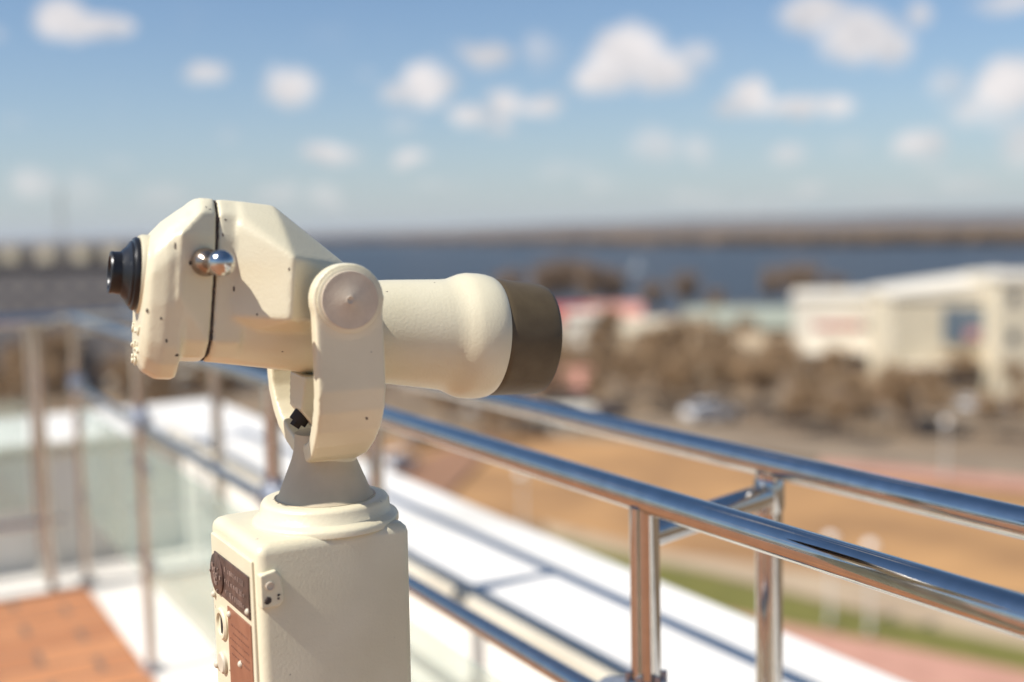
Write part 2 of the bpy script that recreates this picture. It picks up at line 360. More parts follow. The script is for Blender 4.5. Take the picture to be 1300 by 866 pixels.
# the bare wood that reads as one mass along the far bank
rnd = random.Random(4)
bm = bmesh.new()
for i in range(2600):
    x = rnd.uniform(-900, 900); fy = interp(far_shore, x); y = fy + 30 + rnd.random() ** 2 * 420
    if abs(x) > y * .62 + 60: continue
    r = rnd.uniform(7, 13); h = rnd.uniform(7.5, 12.5)
    mtx = Matrix.Translation((x, y, hgt(x, y) + h * .45)) @ Matrix.Rotation(rnd.random() * 6, 4, 'Z') @ Matrix.Diagonal((r, r * .8, h * .6, 1))
    g = bmesh.ops.create_icosphere(bm, subdivisions=1, radius=1, matrix=mtx)
    for v in g['verts']: v.co += Vector((rnd.uniform(-1.5, 1.5), rnd.uniform(-1.5, 1.5), rnd.uniform(-1.4, 1.6)))
tag(link('far_wood', bm, M['farwood']), 'brown leafless wood along the far bank of the river', 'wood', kind='stuff')

# ground sheets of the park below the terrace
def gp(px, py): p = onz(px, py, GZ); return (p.x, p.y)
poly('bare_soil_field', [gp(480, 560), gp(600, 548), gp(760, 560), gp(900, 560), gp(1020, 592), gp(1400, 640), gp(1420, 770), gp(1150, 745), gp(860, 705), gp(700, 668), gp(560, 650), gp(430, 620)], GZ + .05, M['sand'])
poly('sandy_verge', [gp(690, 666), gp(860, 705), gp(1150, 745), gp(1420, 790), gp(1420, 860), gp(1150, 792), gp(900, 728), gp(700, 690)], GZ + .09, M['beige'])
poly('lawn', [gp(560, 652), gp(700, 684), gp(900, 732), gp(1100, 782), gp(1420, 850), gp(1460, 890), gp(1150, 826), gp(1000, 797), gp(860, 768), gp(640, 720), gp(500, 690)], GZ + .13, M['grass'])
poly('pink_path', [gp(640, 720), gp(860, 768), gp(1000, 797), gp(1150, 826), gp(1460, 890), gp(1500, 1100), gp(900, 1050)], GZ + .17, M['pinkpath'])
poly('road', [gp(560, 522), gp(800, 528), gp(1000, 556), gp(1420, 590), gp(1420, 622), gp(1000, 584), gp(800, 552), gp(560, 540)], GZ + .21, M['asphalt'])
poly('brick_walk', [gp(1040, 588), gp(1420, 622), gp(1420, 640), gp(1040, 600)], GZ + .25, M['pinkpath'])
poly('dirt_path', [gp(505, 600), gp(600, 560), gp(640, 560), gp(560, 640), gp(520, 640)], GZ + .29, M['rust'])
poly('parking_lot', [gp(960, 500), gp(1400, 505), gp(1420, 545), gp(1000, 532)], GZ + .25, M['asphalt'])

# ------------------------------------------------------------------ terrace, roof, parapet
bm = bmesh.new(); P = [wt(.945, -7), wt(.945, 5.83), wt(-7, 5.83), wt(-7, -7)]
vv = [bm.verts.new((p.x, p.y, 0)) for p in P] + [bm.verts.new((p.x, p.y, -.28)) for p in P]
bm.faces.new(vv[:4]); bm.faces.new(vv[4:][::-1])
for i in range(4): bm.faces.new((vv[i], vv[(i + 1) % 4], vv[4 + (i + 1) % 4], vv[4 + i]))
tag(link('terrace_floor', bm, M['pavers']), kind='structure')
def prism(bm, pts, z0, z1):
    a = [bm.verts.new((p[0], p[1], z0)) for p in pts]; b = [bm.verts.new((p[0], p[1], z1)) for p in pts]
    bm.faces.new(b); bm.faces.new(a[::-1])
    for i in range(len(pts)):
        j = (i + 1) % len(pts); bm.faces.new((a[i], a[j], b[j], b[i]))
bm = bmesh.new()
prism(bm, [wt(.948, -7), wt(1.555, -7), wt(1.555, 6.335), wt(-20, 6.335), wt(-20, 5.833), wt(.948, 5.833)], -.30, -.012)
tag(link('roof_deck', bm, M['roofwhite']), kind='structure')
bld = thing('terrace_building', 'cream building under the terrace with a broad white parapet around it', 'building', wt(0, 0, GZ))
bm = bmesh.new()
prism(bm, [wt(1.56, -7), wt(2.05, -7), wt(2.05, 7.38), wt(-20, 7.38), wt(-20, 6.34), wt(1.56, 6.34)], -.30, .65)
auto(link('parapet', bm, M['roofwhite'], bld), bev=.010)
bm = bmesh.new()
for z0, q in ((.618, .036),):
    tube(bm, wt(1.535, -7, z0), wt(1.535, 6.345, z0), q, 24); sphere(bm, wt(1.535, 6.325, z0), q, 24); tube(bm, wt(1.535, 6.325, z0), wt(-20, 6.325, z0), q, 24)
auto(link('coping_roll', bm, M['kerb'], bld))
bm = bmesh.new()
prism(bm, [wt(-20, -7), wt(2.02, -7), wt(2.02, 7.35), wt(-20, 7.35)], GZ, -.305)
link('wall', bm, M['wallplaster'], bld)

# ------------------------------------------------------------------ railings
ZR = 1.316; R = .0212
def bent(bm, pts, r, seg=32):
    for a, b in zip(pts, pts[1:]): tube(bm, a, b, r, seg)
    for p in pts[1:-1]: sphere(bm, p, r, 32)
WA, WB = .969, 1.262
TP = [-0.31, 1.289, 2.93, 4.53, 5.90]
rail = thing('balcony_railing', 'polished steel double railing with green glass running from the near right to the far corner', 'railing', wt(WA, 1.289, 0))
bm = bmesh.new(); bent(bm, [wt(WA, -2.0, ZR), wt(WA, 5.95, ZR)], R, 48); auto(link('top_rail', bm, M['chrome'], rail))
bm = bmesh.new(); bent(bm, [wt(WB + .02, -2.0, ZR), wt(WB, 6.18, ZR)], R, 48); auto(link('outer_rail', bm, M['chrome'], rail))
bm = bmesh.new(); bent(bm, [wt(WA, -2.0, .98), wt(WA, 5.90, .98)], R * .82, 32); auto(link('lower_rail', bm, M['chrome'], rail))
for i, t in enumerate(TP):
    bm = bmesh.new(); tube(bm, wt(WA, t, 0), wt(WA, t, ZR - R * .6), R * 1.02, 32)
    p = link('post', bm, M['chrome'], rail); auto(p)
    bm = bmesh.new(); lathe(bm, [(0, .045), (.006, .045), (.012, .026), (.02, .024)], 'Z', 32, wt(WA, t, .001)); auto(link('base_flange', bm, M['steel'], p))
    # cast joint that carries the lower rail: a sleeve with a saddle to each side
    bm = bmesh.new(); c = wt(WA, t, .98)
    lathe(bm, [(-.03, .026), (-.026, .029), (.065, .029), (.070, .026)], 'Z', 32, c)
    for s in (-1, 1):
        a = wt(WA, t + s * .010, 1.000); b = wt(WA, t + s * .095, .990); tube(bm, a, b, .042, 24, .030)
    for k in range(6):
        an = k * math.pi / 3; q = c + Vector((math.cos(an) * .026, math.sin(an) * .026, .062)); box(bm, q.x - .004, q.x + .004, q.y - .004, q.y + .004, q.z, q.z + .018)
    j = link('rail_joint', bm, M['steel'], rail); auto(j)
# outer posts stand a little before the inner ones, joined by short stubs
TO = [-0.15, 1.36, 2.95, 4.54, 5.95]
for t, ti in zip(TO, TP):
    bm = bmesh.new(); tube(bm, wt(WB + .012, t, -.02), wt(WB + .012, t, ZR - R * .6), R * 1.02, 32); auto(link('outer_post', bm, M['chrome'], rail))
    bm = bmesh.new(); tube(bm, wt(WA, ti, ZR - .055), wt(WB + .012, t, ZR - .05), R * .95, 32); s_ = link('stub', bm, M['chrome'], rail); auto(s_)
    bm = bmesh.new(); c = wt(WB + .012, t, 0); lathe(bm, [(ZR - .078, R * 1.03), (ZR - .070, R * 1.16), (ZR - .030, R * 1.16), (ZR - .024, R * 1.03)], 'Z', 32, c); auto(link('collar', bm, M['chrome'], rail))
for a, b in zip(TP, TP[1:]):
    bm = bmesh.new(); p0 = wt(WA, a + .07, 0); p1 = wt(WA, b - .07, 0); d = Vector((NV.x, NV.y, 0)) * .004
    prism(bm, [(p0 - d)[:2], (p1 - d)[:2], (p1 + d)[:2], (p0 + d)[:2]], .36, .90)
    g = link('glass_panel', bm, M['glass'], rail)
    for t in (a + .10, b - .10):
        for z in (.44, .82):
            bm = bmesh.new(); q = wt(WA, t, z); box(bm, -.022, .022, -.012, .012, -.022, .022)
            link('glass_clamp', bm, M['steel'], rail, mw=Matrix.Translation(q) @ Matrix.Rotation(math.atan2(UV.y, UV.x), 4, 'Z'))

rl = thing('balcony_railing', 'polished steel railing crossing the far left end of the tiled terrace', 'railing', wt(.8, 5.86, 0))
bm = bmesh.new(); bent(bm, [wt(.88, 5.90, ZR), wt(-6.5, 5.90, ZR)], R, 32); auto(link('top_rail', bm, M['chrome'], rl))
bm = bmesh.new(); bent(bm, [wt(WB, 6.18, ZR), wt(-6.5, 6.18, ZR)], R, 32); auto(link('outer_rail', bm, M['chrome'], rl))
bm = bmesh.new(); bent(bm, [wt(.88, 5.90, .33), wt(-6.5, 5.90, .33)], R * .82, 24); auto(link('lower_rail', bm, M['chrome'], rl))
for w in (.80, -.82, -2.42, -4.02, -5.62):
    bm = bmesh.new(); tube(bm, wt(w, 5.86 + .04, 0), wt(w, 5.9, ZR), R * 1.1, 24); auto(link('post', bm, M['chrome'], rl))
    bm = bmesh.new(); tube(bm, wt(w, 6.18, -.02), wt(w, 6.18, ZR), R, 24); auto(link('outer_post', bm, M['chrome'], rl))
for a, b in ((.80, -.82), (-.82, -2.42), (-2.42, -4.02)):
    bm = bmesh.new(); p0 = wt(a - .07, 5.9, 0); p1 = wt(b + .07, 5.9, 0); d = Vector((UV.x, UV.y, 0)) * .004
    prism(bm, [(p0 - d)[:2], (p1 - d)[:2], (p1 + d)[:2], (p0 + d)[:2]], .40, .94); link('glass_panel', bm, M['glass'], rl)

# ------------------------------------------------------------------ the viewer
HC = atY(408, 417, 1.30)          # where the optical axis crosses the swivel axis
TH = math.radians(25); PT = math.radians(6)
YK = Matrix.Translation(HC) @ Matrix.Rotation(TH, 4, 'Z')                    # yoke frame: x forward, y away, z up
HD = YK @ Matrix.Rotation(PT, 4, 'Y')                                        # head frame, nose down
BX_A = math.radians(31)
BX = Matrix.Translation((HC.x - .023, HC.y - .004, 0)) @ Matrix.Rotation(BX_A, 4, 'Z')
tv = thing('coin_operated_viewer', 'cream painted coin operated sightseeing telescope on a square pedestal in the foreground', 'telescope', (HC.x, HC.y, 0))

# pedestal
ZT = 1.374
bm = bmesh.new(); lx, ly = .090, .085
def rrect(hx, hy, r, n=5, cx=0, cy=0):
    out = []
    for (sx, sy, a0) in ((1, 1, 0), (-1, 1, 90), (-1, -1, 180), (1, -1, 270)):
        for k in range(n + 1):
            a = math.radians(a0 + 90 * k / n); out.append((cx + sx * (hx - r) + r * math.cos(a), cy + sy * (hy - r) + r * math.sin(a)))
    return out
def loft(bm, secs):
    rings = [[bm.verts.new(p) for p in s] for s in secs]
    for a, b in zip(rings, rings[1:]):
        for i in range(len(a)):
            j = (i + 1) % len(a); bm.faces.new((a[i], a[j], b[j], b[i]))
    bm.faces.new(rings[0][::-1]); bm.faces.new(rings[-1])
secs = []
for z, ins in ((.0, .006), (.5, .004), (1.0, .002), (ZT - .012, 0), (ZT - .006, .0015), (ZT - .002, .005), (ZT, .010)):
    secs.append([(x, y, z) for x, y in rrect(lx - ins, ly - ins, .011)])
loft(bm, secs)
ped = auto(link('pedestal', bm, M['cream'], tv, mw=BX), 50)
bm = bmesh.new(); lathe(bm, [(ZT - .004, .0840), (ZT + .001, .0840), (ZT + .004, .0825), (ZT + .0055, .0785), (ZT + .0075, .0765), (ZT + .0085, .0745), (ZT + .020, .0735), (ZT + .024, .0710), (ZT + .025, .065), (ZT + .025, .03)], 'Z', 96, (HC.x - .003, HC.y, 0))
auto(link('swivel_ring', bm, M['cream'], tv), 60)
bm = bmesh.new(); zc = ZT + .0255
lathe(bm, [(zc, .0560), (zc + .002, .0550), (zc + .004, .0530), (zc + .045, .0365), (zc + .058, .033), (zc + .075, .032)], 'Z', 96, (HC.x - .003, HC.y, 0))
auto(link('swivel_cone', bm, M['grey_paint'], tv), 60)
bm = bmesh.new(); lathe(bm, [(ZT + .0235, .0585), (ZT + .0262, .0580), (ZT + .0262, .050)], 'Z', 96, (HC.x - .003, HC.y, 0))
auto(link('swivel_gasket', bm, M['grey_paint'], tv), 60)

# left face of the pedestal (box frame, -x side): recessed coin panel with plates
def bxo(name, y0, y1, z0, z1, d0, d1, m, parent=tv, bev=.0008):
    b = bmesh.new(); box(b, -lx - d1, -lx - d0, y0, y1, z0, z1); o = link(name, b, m, parent, mw=BX); return auto(o, 35, bev)
pan = bxo('front_panel', -.073, .074, .70, ZT - .018, -.004, .0030, M['cream'], bev=.0015)
pl = bxo('name_plate', -.066, .058, ZT - .084, ZT - .036, .0030, .0050, M['emblem'], pan)
b = bmesh.new()
lathe(b, [(0, .0235), (.0015, .0235), (.0025, .021), (.0025, .002)], 'X', 40, (0, 0, 0))
em = link('emblem_disc', b, M['emblem'], pl, mw=BX @ Matrix.Translation((-lx - .0050, .046, ZT - .060)) @ Matrix.Rotation(math.pi, 4, 'Z')); auto(em)
rr = random.Random(9)
b = bmesh.new()
for k in range(26):                                    # worn relief on the emblem
    a = rr.random() * 6.28; r_ = rr.uniform(.003, .020); y, z = .046 + r_ * math.cos(a), ZT - .060 + r_ * math.sin(a)
    s = rr.uniform(.0012, .0030); box(b, -lx - .0085, -lx - .0070, y - s, y + s, z - s * .8, z + s * .8)
link('emblem_relief', b, M['relief'], pl, mw=BX)
b = bmesh.new()
for row in range(3):                                   # worn lettering, unreadable in the photograph
    y = .018
    while y > -.050:
        w_ = rr.uniform(.0014, .0040); h_ = rr.uniform(.003, .007); z = ZT - .048 - row * .013
        box(b, -lx - .0056, -lx - .0049, y - w_, y, z - h_ / 2, z + h_ / 2); y -= w_ + rr.uniform(.0015, .005)
link('worn_lettering', b, M['relief'], pl, mw=BX)
cp = bxo('instruction_plate', -.066, .016, .80, ZT - .090, .0030, .0046, M['copper'], pan)
b = bmesh.new()
for row in range(5):
    y = .008 - rr.uniform(0, .01)
    while y > -.056:
        w_ = rr.uniform(.0015, .0034); z = ZT - .108 - row * .0085
        box(b, -lx - .0051, -lx - .00455, y - w_, y, z - .0008, z + .0008); y -= w_ + rr.uniform(.001, .004)
link('fine_print', b, M['inkbrown'], cp, mw=BX)
b = bmesh.new()                                        # the swash capital at the foot of the plate
for (y0, z0, y1, z1) in ((.006, 0, .002, .03), (.002, .03, -.004, .004), (-.004, .004, -.010, .032), (-.010, .032, -.014, .002), (-.014, .002, -.020, .012), (-.020, .012, -.026, .002)):
    tube(b, (-lx - .0050, y0, ZT - .225 + z0), (-lx - .0050, y1, ZT - .225 + z1), .0013, 8)
link('swash_lettering', b, M['ink'], cp, mw=BX)
for (y, z, r_) in ((-.060, ZT - .076, .0042), (-.026, ZT - .145, .0042), (.008, ZT - .098, .0042), (.066, ZT - .066, .0036), (.066, ZT - .175, .0048), (.066, ZT - .09, .004), (.060, ZT - .30, .004), (-.060, ZT - .30, .004)):
    b = bmesh.new(); sphere(b, (-lx - .0040, y, z), r_, 20); link('screw', b, M['pale'], pan, True, mw=BX)
b = bmesh.new()
lathe(b, [(0, .019), (.002, .019), (.004, .017), (.004, .013), (.001, .012), (.001, .001)], 'X', 40)
sl = auto(link('coin_slot', b, M['cream'], pan, mw=BX @ Matrix.Translation((-lx - .003, .040, ZT - .118)) @ Matrix.Rotation(math.pi, 4, 'Z')))
bxo('slot_opening', .036, .044, ZT - .130, ZT - .106, .0040, .0050, M['ink'], sl)
b = bmesh.new(); lathe(b, [(0, .013), (.003, .013), (.005, .011), (.005, .001)], 'X', 40)
auto(link('return_button', b, M['pale'], pan, mw=BX @ Matrix.Translation((-lx - .003, .042, ZT - .165)) @ Matrix.Rotation(math.pi, 4, 'Z')))
# lock boss on the right face
b = bmesh.new(); hull(b, [(x, -ly - d, z) for (x, z) in [(-.089, ZT - .030), (-.072, ZT - .026), (-.066, ZT - .034), (-.064, ZT - .060), (-.070, ZT - .066), (-.089, ZT - .066)] for d in (-.010, .006)])
boss = cast(link('lock_boss', b, M['cream'], tv, mw=BX), .0012, 7)
b = bmesh.new(); lathe(b, [(0, .0050), (.0020, .0050), (.0026, .0040), (.0012, .0030), (.0012, .0005)], 'Y', 28)
auto(link('lock', b, M['disc'], boss, mw=BX @ Matrix.Translation((-.0795, -ly - .0055, ZT - .042)) @ Matrix.Rotation(math.pi, 4, 'Z')))
for (x, z, s) in ((-.0825, ZT - .0575, .0046), (-.0700, ZT - .0535, .0018), (-.0705, ZT - .0575, .0013)):
    b = bmesh.new(); bmesh.ops.create_icosphere(b, subdivisions=2, radius=1, matrix=Matrix.Translation((x, -ly - .0062, z)) @ Matrix.Diagonal((s, .0012, s * .8, 1)))
    for v in b.verts: v.co += Vector((noise.noise(v.co * 400), 0, noise.noise(v.co * 400 + Vector((9, 9, 9))))) * s * .5
    link('paint_chip', b, M['gasket'], boss, mw=BX)

# yoke (fork) ------------------------------------------------------------
def sweep_u(bm, path, x0, wx, th):
    """rectangular section swept along a path in the y-z plane; wx(z-index), th thickness"""
    n = len(path); 
    for i in range(n - 1):
        (ya, za, wa, xa), (yb, zb, wb, xb) = path[i], path[i + 1]
        d = Vector((yb - ya, zb - za)).normalized(); nrm = Vector((-d.y, d.x)) * th / 2
        e = d * .002
        pts = []
        for (y, z, w, x, s) in ((ya, za, wa, xa, -1), (yb, zb, wb, xb, 1)):
            for sg in (-1, 1):
                for sx in (-1, 1): pts.append((x + sx * w, y + sg * nrm.x + s * e.x, z + sg * nrm.y + s * e.y))
        hull(bm, pts)
YA = .107
bm = bmesh.new()
half = [(YA, .040, .0365, -.002), (YA, -.030, .0370, -.001), (YA, -.056, .0370, -.001), (.102, -.077, .0368, -.001), (.090, -.097, .0360, -.001), (.073, -.114, .0345, -.001), (.051, -.128, .0325, .0), (.026, -.137, .0305, .0), (0, -.140, .030, 0)]
path = [(-y, z, w, x) for (y, z, w, x) in half] + [(y, z, w, x) for (y, z, w, x) in half[-2::-1]]
sweep_u(bm, path, 0, None, .021)
for s in (-1, 1): lathe(bm, [(s * YA - .0115, .0385), (s * YA + .0115, .0385)], 'Y', 64, (-.002, 0, .038))
lathe(bm, [(-.156, .035), (-.130, .034)], 'Z', 48)
yoke = cast(link('yoke', bm, M['cream'], tv, mw=YK), .0018, 14)
for s in (-1, 1):
    bm = bmesh.new(); o0 = s * (YA + .0105)
    pr = [(o0, .0345), (o0 + s * .0025, .0345), (o0 + s * .0035, .0325)]
    lathe(bm, pr, 'Y', 64, (-.002, 0, .038)); auto(link('pivot_ring', bm, M['cream'], yoke, mw=YK), 40)
    bm = bmesh.new(); lathe(bm, [(o0, .0308), (o0 + s * .0045, .0308), (o0 + s * .0052, .0300), (o0 + s * .0052, .0050), (o0 + s * .0060, .0040), (o0 + s * .0044, .0015), (o0 + s * .0044, .0003)], 'Y', 64, (-.002, 0, .038))
    auto(link('pivot_disc', bm, M['disc'], yoke, mw=YK), 40)
# tilt stop: faceted block with its dark bolt between the arms
bm = bmesh.new()
hull(bm, [(-.030, -.034, -.050), (-.030, .034, -.050), (.03, -.034, -.050), (.03, .034, -.050), (-.034, -.026, -.088), (-.034, .026, -.088), (.025, -.026, -.098), (.025, .026, -.098), (-.016, -.018, -.112), (-.016, .018, -.112), (.02, -.018, -.112), (.02, .018, -.112)])
hull(bm, [(-.012, -.016, -.138), (-.012, .016, -.138), (.018, -.016, -.138), (.018, .016, -.138), (-.012, -.016, -.105), (-.012, .016, -.105), (.018, -.016, -.105), (.018, .016, -.105)])
stop = cast(link('tilt_stop', bm, M['cream'], tv, mw=YK), .0018, 5)
bm = bmesh.new(); lathe(bm, [(-.008, .0105), (.004, .0105)], 'Z', 24); lathe(bm, [(-.0135, .0062), (-.007, .0062)], 'Z', 6)
bm.transform(Matrix.Translation((-.028, -.002, -.099)) @ Matrix.Rotation(math.radians(38), 4, 'Y'))
auto(link('tilt_bolt', bm, M['ink'], stop, mw=YK), 30)

# head --------------------------------------------------------------------
def mir(pts): return [(x, s * y, z) for (x, y, z) in pts for s in (-1, 1)]
def barrel_pts(x, r, zc=0.0, n=24): return [(x, r * math.cos(2 * math.pi * i / n), zc + r * math.sin(2 * math.pi * i / n)) for i in range(n)]
def plate_outline(k, x, ztop):
    pts = []
    for (y, z) in ((.020, ztop), (.040, ztop - .006), (.054, ztop - .020), (.059, ztop - .040), (.058, .020), (.053, .000), (.051, -.024), (.043, -.044), (.027, -.059), (.0, -.064)):
        zz = .02 + (z - .02) * k; pts += [(x, y * k, zz), (x, -y * k, zz)]
    return pts
SEAM = -.1320
bm = bmesh.new()
hull(bm, plate_outline(.74, -.202, .088) + plate_outline(.90, -.196, .095) + plate_outline(1.0, -.181, .106) + plate_outline(1.0, -.162, .122))
hull(bm, mir([(-.192, .022, .093), (-.148, .024, .134), (SEAM - .0012, .026, .134), (-.192, .042, .082), (-.150, .050, .118), (SEAM - .0012, .044, .118), (-.17, .061, .095), (SEAM - .0012, .050, .094), (-.17, .061, .03), (SEAM - .0012, .050, .02), (SEAM - .0012, .048, -.018), (-.17, .048, -.018), (SEAM - .0012, .03, -.036), (-.17, .03, -.036), (SEAM - .0012, 0, -.044), (-.17, 0, -.044)]))
rear = cast(link('rear_housing', bm, M['cream'], tv, mw=HD), .0018, 24)
bm = bmesh.new()
hull(bm, mir([(SEAM + .0012, .026, .134), (-.10, .026, .134), (SEAM + .0012, .044, .118), (-.10, .044, .118), (SEAM + .0012, .050, .094), (-.10, .050, .094), (SEAM + .0012, .050, .02), (-.10, .050, .02), (SEAM + .0012, .048, -.018), (-.10, .048, -.018), (SEAM + .0012, .03, -.036), (-.1, .03, -.036), (SEAM + .0012, 0, -.044), (-.1, 0, -.044)]))
hull(bm, mir([(-.108, .028, .134), (-.070, .028, .133), (.014, .040, .074), (-.108, .045, .120), (-.066, .050, .116), (-.112, .0505, .108), (-.060, .092, .078), (-.112, .0515, .010), (-.060, .094, .012), (-.012, .062, .066), (-.012, .062, .012), (-.104, .045, .004), (-.020, .045, .004), (-.108, .0, -.02), (.0, 0, -.02)]))
hull(bm, barrel_pts(-.128, .0455, .0025, 48) + barrel_pts(.030, .0545, .0, 48))
front = cast(link('front_housing', bm, M['cream'], tv, mw=HD), .0018, 30)
# the ragged dark sealant in the seam
bm = bmesh.new()
out = [(.0, .1335), (.026, .1335), (.044, .1175), (.0495, .094), (.0495, .055), (.0495, .02), (.048, -.018), (.03, -.036), (.0, -.0435)]
ring = []
def lerp2(a, b, k): return (a[0] + (b[0] - a[0]) * k, a[1] + (b[1] - a[1]) * k)
half_pts = []
for a, b in zip(out, out[1:]):
    n = max(2, int(math.hypot(b[0] - a[0], b[1] - a[1]) / .0015))
    half_pts += [lerp2(a, b, k / n) for k in range(n)]
full = half_pts + [out[-1]] + [(-y, z) for y, z in half_pts[:0:-1]]
fr = []; bk = []
for i, (y, z) in enumerate(full):
    w_ = .0007 + .0040 * abs(noise.noise(Vector((y * 90, z * 90, 3)))) + (.0008 if z > .1 else 0); g = noise.noise(Vector((y * 260, z * 260, 1))) * .0022
    # pull the corners in like the softened casting does
    k = 1.0 - .003 / max(.03, math.hypot(y, z - .04)) + g / .06
    yy, zz = y * k, .04 + (z - .04) * k
    wob = .0010 * noise.noise(Vector((y * 40, z * 40, 8)))
    fr.append(bm.verts.new((SEAM + wob - w_, yy, zz))); bk.append(bm.verts.new((SEAM + wob + w_, yy, zz)))
for i in range(len(fr)):
    j = (i + 1) % len(fr); bm.faces.new((fr[i], fr[j], bk[j], bk[i]))
bm.faces.new(fr); bm.faces.new(bk)
link('seam_sealant', bm, M['gasket'], tv, mw=HD)
# objective tube, flare and hood
bm = bmesh.new()
lathe(bm, [(.010, .0535), (.075, .0605), (.140, .0655), (.150, .0668), (.158, .0700), (.166, .0735), (.174, .0755), (.188, .0758), (.196, .0752), (.204, .0735), (.2075, .0715), (.2075, .050)], 'X', 128)
auto(link('objective_tube', bm, M['cream'], tv, mw=HD), 60)
bm = bmesh.new()
lathe(bm, [(.2065, .0700), (.209, .0712), (.216, .0714), (.262, .0690), (.272, .0682), (.276, .0670), (.277, .0650), (.274, .0635), (.214, .0625)], 'X', 128, closed=False)
hood = auto(link('lens_hood', bm, M['hood'], tv, mw=HD), 50)
bm = bmesh.new(); lathe(bm, [(.214, .0626), (.218, .045), (.221, .02), (.222, .002)], 'X', 64); auto(link('objective_lens', bm, M['glasslens'], hood, mw=HD), 60)
# eyepiece
EY = HD @ Matrix.Translation((-.2010, 0, .0480)) @ Matrix.Rotation(math.radians(0), 4, 'Z')
bm = bmesh.new(); lathe(bm, [(.006, .0425), (-.0005, .0425), (-.0035, .0410), (-.0035, .036)], 'X', 64); auto(link('eyepiece_seat', bm, M['cream'], tv, mw=EY), 50)
bm = bmesh.new()
lathe(bm, [(-.0030, .0385), (-.0065, .0390), (-.0090, .0375), (-.0100, .0345), (-.0120, .0340), (-.0135, .0315), (-.0150, .0285), (-.0190, .0250), (-.0205, .0228), (-.0270, .0222), (-.0300, .0226), (-.0315, .0215), (-.0315, .0185), (-.0295, .0165), (-.015, .014)], 'X', 64, closed=False)
ec = auto(link('eyecup', bm, M['black'], tv, mw=EY), 40)
bm = bmesh.new(); lathe(bm, [(-.019, .0152), (-.0205, .008), (-.021, .001)], 'X', 40); auto(link('eye_lens', bm, M['glasslens'], ec, mw=EY), 60)
# raised worn characters at the foot of the eyepiece plate
bm = bmesh.new(); rr = random.Random(3)
for row, (z0, n_) in enumerate(((-.010, 3), (-.028, 3), (-.044, 2))):
    for k in range(n_):
        yc = (k - (n_ - 1) / 2) * .022; pts = [(yc + rr.uniform(-.006, .006), z0 + rr.uniform(-.006, .006)) for _ in range(4)]
        for a, b2 in zip(pts, pts[1:]): tube(bm, (-.2022, a[0], a[1]), (-.2022, b2[0], b2[1]), .0016, 8)
link('raised_marks', bm, M['cream'], rear, True, mw=HD)
bm = bmesh.new()
for (y, z, s) in ((-.048, .012, .0022), (-.040, .004, .0018), (-.052, -.006, .0014), (-.047, -.030, .002), (-.030, -.050, .0016))[:1]:
    bmesh.ops.create_icosphere(bm, subdivisions=2, radius=1, matrix=Matrix.Translation((-.1985, y, z)) @ Matrix.Diagonal((.0012, s * .6, s, 1)))
link('paint_chip', bm, M['gasket'], rear, mw=HD)
# paint chips on the near side of the two housings
bpy.context.view_layer.update(); dg = bpy.context.evaluated_depsgraph_get()
LOC = name_world[tv.name].inverted() @ HD
for (ob, x, z, sx, sz) in ((rear, -.1755, .0800, .0011, .0042), (rear, -.1600, .0640, .0012, .0026), (rear, -.1400, .1215, .0013, .0009), (rear, -.1440, .1235, .0008, .0012), (front, -.1240, .1120, .0012, .0010), (front, -.1265, .0960, .0008, .0022),
        (front, -.1120, .0400, .0012, .0030), (front, -.0900, .0150, .0010, .0014), (rear, -.1660, -.0330, .0022, .0016), (rear, -.1780, -.0180, .0012, .0020), (rear, -.1850, .0050, .0010, .0016), (front, -.0640, .0650, .0009, .0018)):
    o0 = LOC @ Vector((x, -.30, z)); d0 = (LOC.to_3x3() @ Vector((0, 1, 0))).normalized()
    hit, p, nrm, _ = ob.evaluated_get(dg).ray_cast(o0, d0)
    if not hit: continue
    bm = bmesh.new(); bmesh.ops.create_icosphere(bm, subdivisions=2, radius=1)
    for v in bm.verts: v.co = Vector((v.co.x * sx, v.co.y * sz, v.co.z * .00045)) * (1 + .45 * noise.noise(v.co * 2.3 + Vector((x * 900, z * 700, 0))))
    q = nrm.to_track_quat('Z', 'Y').to_matrix().to_4x4()
    link('paint_chip', bm, M['gasket'], ob, mw=name_world[tv.name] @ Matrix.Translation(p) @ q)
# knob on the near side
bm = bmesh.new(); kc = (-.1440, -.050, .0660)
lathe(bm, [(.004, .0150), (-.008, .0150), (-.013, .0140), (-.019, .0105), (-.023, .0066), (-.044, .0060)], 'Y', 40, kc)
kn = auto(link('knob_stem', bm, M['stem'], tv, mw=HD), 40)
bm = bmesh.new(); sphere(bm, (-.1375, -.108, .0665), .0135, 48); link('knob_ball', bm, M['chrome'], kn, True, mw=HD)

